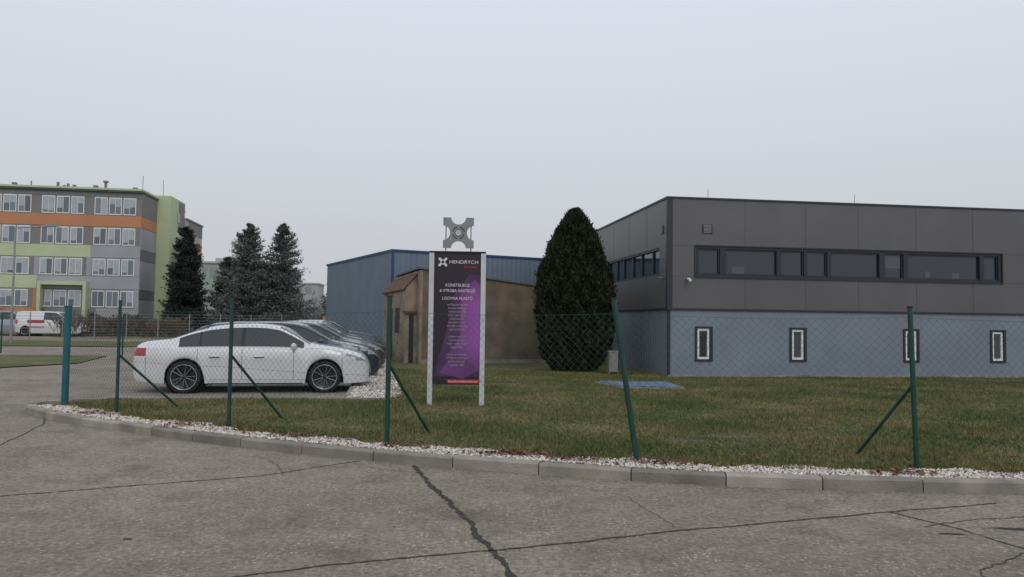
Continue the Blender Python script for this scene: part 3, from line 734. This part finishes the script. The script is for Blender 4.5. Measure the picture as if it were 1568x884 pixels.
# ---------------------------------------------------------------- vegetation
def tris_cloud(C,size,dirs=None):
    n=len(C); a=rng.normal(size=(n,3)); 
    if dirs is not None: a=a*.6+dirs
    a/=np.linalg.norm(a,axis=1)[:,None]
    b=rng.normal(size=(n,3)); b-= (b*a).sum(1)[:,None]*a; b/=np.linalg.norm(b,axis=1)[:,None]
    s=rng.uniform(.6,1.4,(n,1))*size
    V=np.stack([C-b*s*.35,C+b*s*.35,C+a*s*1.2],1); return V.reshape(-1,3)
def conifer(name,loc,h,r,m,bark,nb=260,per=40,size=.16,power=.85,base=.06,seed=0):
    rs=np.random.default_rng(seed); CC=[];DD=[]
    br=Bld('x')
    for i in range(nb):
        u=base+(1-base)*(i+rs.random())/nb; z=u*h
        a=rs.uniform(0,6.283)
        R0=r*((1-u)**power)*rs.uniform(.45,1.15)*(1+.18*math.sin(a*2+seed)+.12*math.sin(u*19+seed*2+a))+.10
        t=rs.random(per)**.7; 
        dr=-.10*R0*t+ .30*R0*(t**3) + .15*R0*t*(u>.75)
        side=rs.normal(0,.15,per)*R0*(.3+t); 
        x=np.cos(a)*R0*t-np.sin(a)*side; y=np.sin(a)*R0*t+np.cos(a)*side; zz=z+dr+rs.normal(0,.03,per)*h*.16-.10*rs.random(per)*R0
        CC.append(np.stack([x,y,zz],1)); DD.append(np.tile((np.cos(a)*.6,np.sin(a)*.6,.05),(per,1)))
    C=np.concatenate(CC);D=np.concatenate(DD); C[:,2]=np.maximum(C[:,2],.1)
    sc=size*(1-.45*C[:,2:3]/h)
    par=bpy.data.objects.new(name,None); scene.collection.objects.link(par); par.location=loc
    n=len(C); a=rs.normal(size=(n,3))*.6+D; a/=np.linalg.norm(a,axis=1)[:,None]; b=rs.normal(size=(n,3)); b-=(b*a).sum(1)[:,None]*a; b/=np.linalg.norm(b,axis=1)[:,None]
    s=rs.uniform(.6,1.4,(n,1))*sc; V=np.stack([C-b*s*.3,C+b*s*.3,C+a*s*1.3],1).reshape(-1,3)
    add_obj('crown',fast_mesh('crown',V,np.arange(len(V)).reshape(-1,3)),[m],parent=par)
    br.rod('trunk',bark,(0,0,-.1),(0,0,h*.97),h*.022,8,.01)
    for i in range(24):
        u=.08+.8*i/24; a_=2.4*i; R0=r*((1-u)**power)*.7; br.rod('limbs',bark,(0,0,u*h),(math.cos(a_)*R0,math.sin(a_)*R0,u*h-.05*R0),.035,5,.01)
    for k,pp in br.parts.items():
        me=bpy.data.meshes.new(k); me.from_pydata(pp['v'],[],pp['f']); me.update(); add_obj(k,me,pp['mats'],parent=par)
hz1=leaf_mat('spruce_haze',(.115,.135,.125),(.165,.188,.178),1.2,.25); hz0=leaf_mat('spruce_dark',(.036,.046,.042),(.062,.076,.068),1.2,.35); hz2=leaf_mat('spruce_far_haze',(.24,.26,.26),(.31,.33,.335),1.0,.15); hz3=leaf_mat('spruce_mid',(.085,.10,.090),(.13,.145,.132),1.2,.3)  # distance haze is put into the paler spruce base colours
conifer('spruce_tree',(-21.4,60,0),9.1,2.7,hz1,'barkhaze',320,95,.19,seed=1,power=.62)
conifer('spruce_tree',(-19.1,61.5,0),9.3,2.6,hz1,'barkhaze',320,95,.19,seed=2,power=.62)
conifer('spruce_tree',(-28.4,64,0),9.2,1.9,hz0,'bark',300,110,.20,seed=3,power=.40)
conifer('spruce_tree',(-29.9,68,0),8.6,1.9,hz0,'bark',240,60,.28,seed=9,power=.5)
conifer('spruce_tree',(-27.2,71,0),7.2,2.6,hz3,'bark',240,90,.22,seed=4,power=.5)
conifer('spruce_tree',(-24.4,69,0),6.6,2.7,hz3,'bark',240,90,.22,seed=5,power=.5)
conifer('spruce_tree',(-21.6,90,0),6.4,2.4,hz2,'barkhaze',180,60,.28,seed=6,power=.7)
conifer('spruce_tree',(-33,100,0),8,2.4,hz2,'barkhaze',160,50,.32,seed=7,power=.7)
def thuja(name,loc,h,rad):
    rs=np.random.default_rng(11); n=105000
    u=rs.random(n)**.92; prof=lambda u:np.interp(u,[0,.06,.15,.3,.45,.6,.75,.87,.94,1],[.50,.72,.90,1.0,.99,.89,.70,.47,.28,.08])
    a=rs.uniform(0,6.283,n)
    lob=1+.07*np.sin(a*5+u*7)+.06*np.sin(a*9-u*16+1)+.05*np.sin(a*14+u*31)+.035*np.sin(a*23+u*57+2)
    dep=1-np.abs(rs.normal(0,.12,n)); r=rad*prof(u)*lob*dep
    r+=(rs.random(n)<.04)*rs.uniform(0,.14,n)
    z=u*h; C=np.stack([np.cos(a)*r,np.sin(a)*r,z],1)
    D=np.stack([np.cos(a)*.45,np.sin(a)*.45,np.full(n,.9)],1)
    q=rs.normal(size=(n,3))*.35+D; q/=np.linalg.norm(q,axis=1)[:,None]; b=rs.normal(size=(n,3)); b-=(b*q).sum(1)[:,None]*q; b/=np.linalg.norm(b,axis=1)[:,None]
    s=rs.uniform(.5,1.5,(n,1))*.048; V=np.stack([C-b*s*.5,C+b*s*.5,C+q*s*1.7],1).reshape(-1,3)
    par=bpy.data.objects.new(name,None); scene.collection.objects.link(par); par.location=loc
    add_obj('crown',fast_mesh('crown',V,np.arange(len(V)).reshape(-1,3)),[leaf_mat('thuja_leaf',(.024,.034,.020),(.078,.092,.048),3.0,.65)],parent=par)
    m=2500
    tip=[]
    for (cx,cy,cz,hh,rr) in ((.05,-.05,h*.92,.45,.15),(-.14,0,h*.90,.40,.14),(.2,.05,h*.86,.40,.15),(-.33,-.1,h*.80,.38,.15),(.42,0,h*.74,.38,.16),(-.55,0,h*.68,.42,.17),(.62,-.1,h*.62,.42,.17),(0,-.3,h*.84,.36,.12),(-.85,.1,h*.50,.45,.17),(.85,.1,h*.46,.45,.17),(-.7,0,h*.58,.4,.16)):
        t=rs.random(m//2); rr_=rr*(1-t)**.6*rs.random(m//2)**.5; a=rs.uniform(0,6.283,m//2)
        tip.append(np.stack([cx+np.cos(a)*rr_,cy+np.sin(a)*rr_,cz+t*hh],1))
    C=np.concatenate(tip); V=tris_cloud(C,.05,np.tile((0,0,1.0),(len(C),1)))
    add_obj('spires',fast_mesh('spires',V,np.arange(len(V)).reshape(-1,3)),[bpy.data.materials['thuja_leaf']],parent=par)
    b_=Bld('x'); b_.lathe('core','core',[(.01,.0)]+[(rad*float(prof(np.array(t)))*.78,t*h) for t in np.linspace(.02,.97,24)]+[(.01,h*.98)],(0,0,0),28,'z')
    b_.rod('trunk','bark',(0,0,-.1),(0,0,h*.8),.14,8,.03)
    for i in range(16):
        a_=2.4*i; b_.rod('limbs','bark',(0,0,.1+.1*i),(math.cos(a_)*.6,math.sin(a_)*.6,.6+.17*i),.03,5,.01)
    for k,pp in b_.parts.items():
        me=bpy.data.meshes.new(k); me.from_pydata(pp['v'],[],pp['f']); me.update(); add_obj(k,me,pp['mats'],parent=par)
thuja('thuja_tree',(1.90,22.3,.08),4.85,1.12)
def bare(name,loc,h,w,d,n,m,th=.012):
    rs=random.Random(n); segs=[]
    def grow(p,dv,l,k):
        q=p+dv*l; segs.append((tuple(p),tuple(q),k))
        if k>0:
            for _ in range(3): grow(p+dv*l*rs.uniform(.5,1),(dv+Vector((rs.uniform(-.55,.55),rs.uniform(-.55,.55),rs.uniform(-.15,.4)))).normalized(),l*.66,k-1)
    for i in range(n):
        p=Vector((rs.uniform(-w,w),rs.uniform(-d,d),0)); grow(p,Vector((rs.uniform(-.3,.3),rs.uniform(-.3,.3),1)).normalized(),h*.38*rs.uniform(.7,1.1),3)
    V,F=prism_wires([(a,b) for a,b,k in segs],th)
    return add_obj(name,fast_mesh(name,V,F),[M[m]],loc)
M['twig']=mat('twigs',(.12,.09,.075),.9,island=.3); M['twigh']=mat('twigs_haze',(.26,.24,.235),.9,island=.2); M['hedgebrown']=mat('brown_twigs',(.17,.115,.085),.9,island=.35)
bare('bare_shrub',(-8.2,42,0),2.9,.9,.8,14,'twigh',.010)
bare('bare_shrub',(-7.0,38,0),2.0,.8,.6,12,'twigh',.009)
bare('bare_hedge',(-26.5,50.5,0),1.9,4.5,.6,110,'hedgebrown',.014)
bare('bare_hedge',(-16,66,0),2.4,6,.8,90,'twigh',.018)
bare('bare_tree',(-38.5,57,0),2.6,5,.4,26,'twig',.014)
def mound(name,loc,h,w,d,n,m,size):
    rs=rng; C=rs.normal(size=(n,3)); C/=np.linalg.norm(C,axis=1)[:,None]; C*=rs.random((n,1))**.3
    C=C*np.array((w,d,h)); C[:,2]=np.abs(C[:,2])*(1+.3*np.sin(C[:,0]*2.3)+.15*np.sin(C[:,0]*5.1+1)); V=tris_cloud(C,size,np.tile((0,0,.8),(n,1)))
    return add_obj(name,fast_mesh(name,V,np.arange(len(V)).reshape(-1,3)),[m],loc)
mound('evergreen_shrub',(-13.5,56,0),2.6,1.4,1.0,5000,hz3,.2)
mound('evergreen_shrub',(-18,56,0),1.5,2.2,.9,4000,hz3,.2)
mound('hedge',(-30,57,0),1.3,6,.8,7000,hz3,.22)
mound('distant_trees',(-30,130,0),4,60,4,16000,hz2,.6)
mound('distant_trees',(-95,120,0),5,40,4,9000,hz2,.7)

# ---------------------------------------------------------------- school
M['s_wall']=mat('school_taupe',(.225,.212,.205),.85,var=.08,vscale=.6); M['s_grey']=mat('school_lilac_grey',(.36,.36,.39),.85,var=.08,vscale=.6); M['s_org']=mat('school_orange',(.52,.235,.125),.85,var=.08,vscale=.6)
M['s_lime']=mat('school_lime',(.50,.565,.36),.85,var=.06,vscale=.6); M['s_dk']=mat('school_dark',(.18,.185,.195),.8,var=.1); M['s_cream']=mat('school_cream',(.44,.43,.40),.85,var=.06)
M['s_glass']=mat('school_glass',(.15,.175,.205),.06,spec=.6,island=.3); M['s_blind']=mat('school_blind',(.40,.435,.475),.3,var=.1)  # glass base lightened towards blue to stand in for reflected sky
sc=Bld('school_building',(-31.3,62,0),R(9)); LS=34; T=12.0
sc.box('walls','s_wall',-LS,0,0,12.6,0,T)
rows=[(9.95,11.4),(7.4,8.85),(4.85,6.25),(2.2,3.6)]
def band(m,a,b,z0,z1,pr=.03): sc.box('painted_bands',m,-b,-a,-pr,-.001,z0,z1)
band('s_dk',0,LS,11.42,11.85)
band('s_org',0,LS,8.95,9.88)
band('s_grey',0,3.85,6.35,7.35); band('s_lime',3.86,LS,6.35,7.35)
band('s_grey',0,7.9,3.72,4.78); band('s_lime',7.91,12,3.72,4.78); band('s_grey',12.01,LS,3.72,4.78)
band('s_grey',0,3.3,.0,2.1); band('s_wall',3.31,7.9,0,2.1,.02); band('s_org',7.91,LS,0,2.1)
for a in (.0,3.72,7.72,11.72,15.8,19.8,23.9):
    band('s_grey' if a<4 else 's_org',a,a+.42,2.12,3.70,.035)
    band('s_grey',a,a+.42,4.80,6.33,.035)
for (z0,z1) in rows:
    for gi in range(8):
        for wi in range(3):
            a=-(.42+gi*4.05+wi*1.12); b=a-1.0
            sc.box('window_frames','white',b,a,-.05,-.002,z0,z1)
            for q in range(2):
                c=b+.06+q*.46; sc.quad('window_glass','s_glass',(c,-.055,z0+.08),(c+.42,-.055,z0+.08),(c+.42,-.055,z1-.08),(c,-.055,z1-.08))
                if random.random()<.62:
                    hgt=random.uniform(.35,.95)*(z1-z0); sc.quad('blinds','s_blind',(c+.01,-.058,z1-hgt),(c+.41,-.058,z1-hgt),(c+.41,-.058,z1-.08),(c+.01,-.058,z1-.08))
sc.box('cornice','s_lime',-LS,.15,-.35,12.6,T,T+.16); sc.box('cornice','s_dk',-LS,.1,-.25,12.5,T-.12,T-.002)
sc.box('entrance','s_lime',-7.6,-3.9,-.6,-.05,4.0,4.3); sc.box('entrance','s_lime',-7.6,-7.35,-.6,-.05,0,3.998); sc.box('entrance','s_lime',-4.15,-3.9,-.6,-.05,0,3.998)
sc.box('entrance_door','s_glass',-6.6,-4.9,-.2,-.03,0,1.95)
def sband(m,a,b,z0,z1,pr=.03): sc.box('gable_bands',m,.001,pr,a,b,z0,z1)
sband('s_wall',0,4.0,9.9,T-.15); sband('s_org',0,4.0,8.95,9.88); sband('s_grey',0,4.0,7.1,8.9); sband('s_dk',0,4.0,6.2,7.05); sband('s_grey',0,4.0,3.7,6.15); sband('s_dk',0,4.0,2.9,3.65); sband('s_grey',0,4.0,0,2.85)
sc.box('stair_tower','s_lime',.0,1.15,4.05,8.6,0,T+.35); sc.box('stair_tower','s_wall',1.152,1.18,6.6,8.5,9.6,T+.2); sc.box('stair_tower','s_lime',-3,-.0,4.05,8.6,T+.17,T+.35)
for z in (3.2,5.6,8.0,10.2): sc.box('stair_windows','s_glass',1.151,1.20,6.2,6.9,z,z+.9)
sc.box('side_door','s_dk',1.155,1.20,5.0,7.8,0,2.6)
sc.box('rear_wing','s_cream',.0,1.3,8.61,14.6,0,T-1.2)
for z0,z1,m in ((9.6,10.79,'s_wall'),(7.6,8.8,'s_org'),(5.5,6.6,'s_grey'),(3.2,4.4,'s_org'),(0,2.0,'s_grey')): sc.box('rear_bands',m,1.301,1.33,9.6,14.55,z0,z1)
sc.box('rear_wing','s_dk',-3,1.4,8.61,14.7,T-1.198,T-1.05)
for x in (-1.2,-3.6,-4.4,-6.1,-6.6,-6.9,-7.4,-9.5,-10.8,-14,-18): 
    hgt=random.uniform(.3,.9); sc.rod('roof_vents','s_dk',(x,2,T+.1),(x,2,T+.16+hgt),random.choice([.05,.12,.16]),8); 
    if random.random()<.5: sc.rod('roof_vents','s_dk',(x,2,T+.16+hgt),(x,2,T+.3+hgt),.22,8)
sc.rod('roof_antenna','galv',(-.6,2,T),(-.6,2,T+1.7),.03,6); sc.rod('roof_antenna','galv',(.2,5,T),(.2,5,T+1.9),.03,6)
sc.finish()
M['f_wall']=mat('far_wall_haze',(.40,.41,.42),.9,var=.05); M['f_win']=mat('far_window_haze',(.27,.285,.30),.6); M['f_green']=mat('far_green_haze',(.33,.38,.33),.9)  # far buildings: aerial haze painted in as pale base colours, no fog
def far_bld(name,x,y,w,h,d,m,fl):
    b=Bld(name,(x,y,0),R(6)); b.box('walls',m,0,w,0,d,0,h); b.box('roof','f_wall',-.2,w+.2,-.2,d,h,h+.3)
    st=h/fl
    for f in range(fl):
        for i in range(int(w/1.8)): b.box('windows','f_win',.4+i*1.8,1.6+i*1.8,-.06,-.01,f*st+st*.35,f*st+st*.8)
    b.box('roof_vent','f_wall',w*.3,w*.45,2,3,h+.3,h+1); b.finish()
far_bld('apartment_block',-46,150,6.5,8.3,8,'f_wall',3)
far_bld('office_block',-50,112,14,9.6,10,'f_green',3)
lp=Bld('street_lamp',(-27,40,0)); lp.rod('pole','galv',(0,0,0),(0,0,6.3),.07,10,.04); lp.rod('arm','galv',(0,0,6.25),(1.9,0,6.35),.03,8); lp.poly('lamp_head','galv',[(1.6,-.12,6.3),(2.3,-.12,6.36),(2.3,-.12,6.46),(1.6,-.12,6.44)],(0,.24,0)); lp.finish()
lp=Bld('street_lamp',(-9.6,50,0)); lp.rod('pole','galv',(0,0,0),(0,0,5.3),.07,10,.045); lp.rod('lamp_head','galv',(-.05,0,5.3),(.3,0,5.34),.05,8); lp.finish()
ff=Bld('wire_fence',(0,0,0))
xs=np.linspace(-34,-15,11)
for i,x in enumerate(xs):
    y=46+ (x+34)*.12; ff.rod('posts','galv',(x,y,0),(x,y,1.7),.035,6)
for zz_ in np.linspace(.15,1.65,9): ff.rod('wires','galv',(-34,46,zz_),(-15,46+19*.12,zz_),.009,4)
ff.finish()
ff=Bld('post_and_wire_fence',(0,0,0))
for x,y in ((-20.5,29.8),(-17.6,29.2),(-15.2,29)): ff.rod('posts','green',(x,y,0),(x,y,1.6),.03,8)
for zz_ in (.5,1.0,1.5):
    ff.rod('wires','galv',(-20.5,29.8,zz_),(-17.6,29.2,zz_),.006,4); ff.rod('wires','galv',(-17.6,29.2,zz_),(-15.2,29,zz_),.006,4)
ff.finish()

# ---------------------------------------------------------------- world, light, camera
w=bpy.data.worlds.new('World'); scene.world=w; w.use_nodes=True; nt=w.node_tree; N=nt.nodes; Lk=nt.links
bg=N['Background']; bg.inputs['Strength'].default_value=.1
sky=N.new('ShaderNodeTexSky'); sky.sky_type='NISHITA'; sky.sun_disc=False; sky.sun_elevation=R(40); sky.sun_rotation=R(160); sky.dust_density=4
tc=N.new('ShaderNodeTexCoord'); sp_=N.new('ShaderNodeSeparateXYZ'); Lk.new(tc.outputs['Generated'],sp_.inputs[0])
cr2=ramp(nt,sp_.outputs[2],[(0,(.53,.54,.56)),(.10,(.565,.585,.62)),(.25,(.635,.67,.73)),(.40,(.69,.735,.815)),(1,(.78,.82,.89))])
vm=N.new('ShaderNodeVectorMath'); vm.operation='SCALE'; vm.inputs['Scale'].default_value=10.5; Lk.new(cr2,vm.inputs[0])
mx=mixc(nt,.95,sky.outputs[0],vm.outputs[0]); Lk.new(mx,bg.inputs['Color'])
sl=bpy.data.lights.new('sun','SUN'); sl.energy=.6; sl.angle=R(25); sl.color=(1,.96,.90); so=bpy.data.objects.new('sun',sl); scene.collection.objects.link(so)
so.rotation_euler=(R(90-40),0,R(20))
cam=bpy.data.cameras.new('camera'); cam.lens=26.0; cam.sensor_width=36; cam.clip_end=3000; cam.clip_start=.05
co=bpy.data.objects.new('camera',cam); scene.collection.objects.link(co)
co.matrix_world=Matrix.Translation((0,0,1.6))@Matrix.Rotation(R(90+2.43),4,'X')@Matrix.Rotation(.013,4,'Z')
scene.camera=co
scene.view_settings.view_transform='Standard'; scene.view_settings.look='None'; scene.view_settings.exposure=0
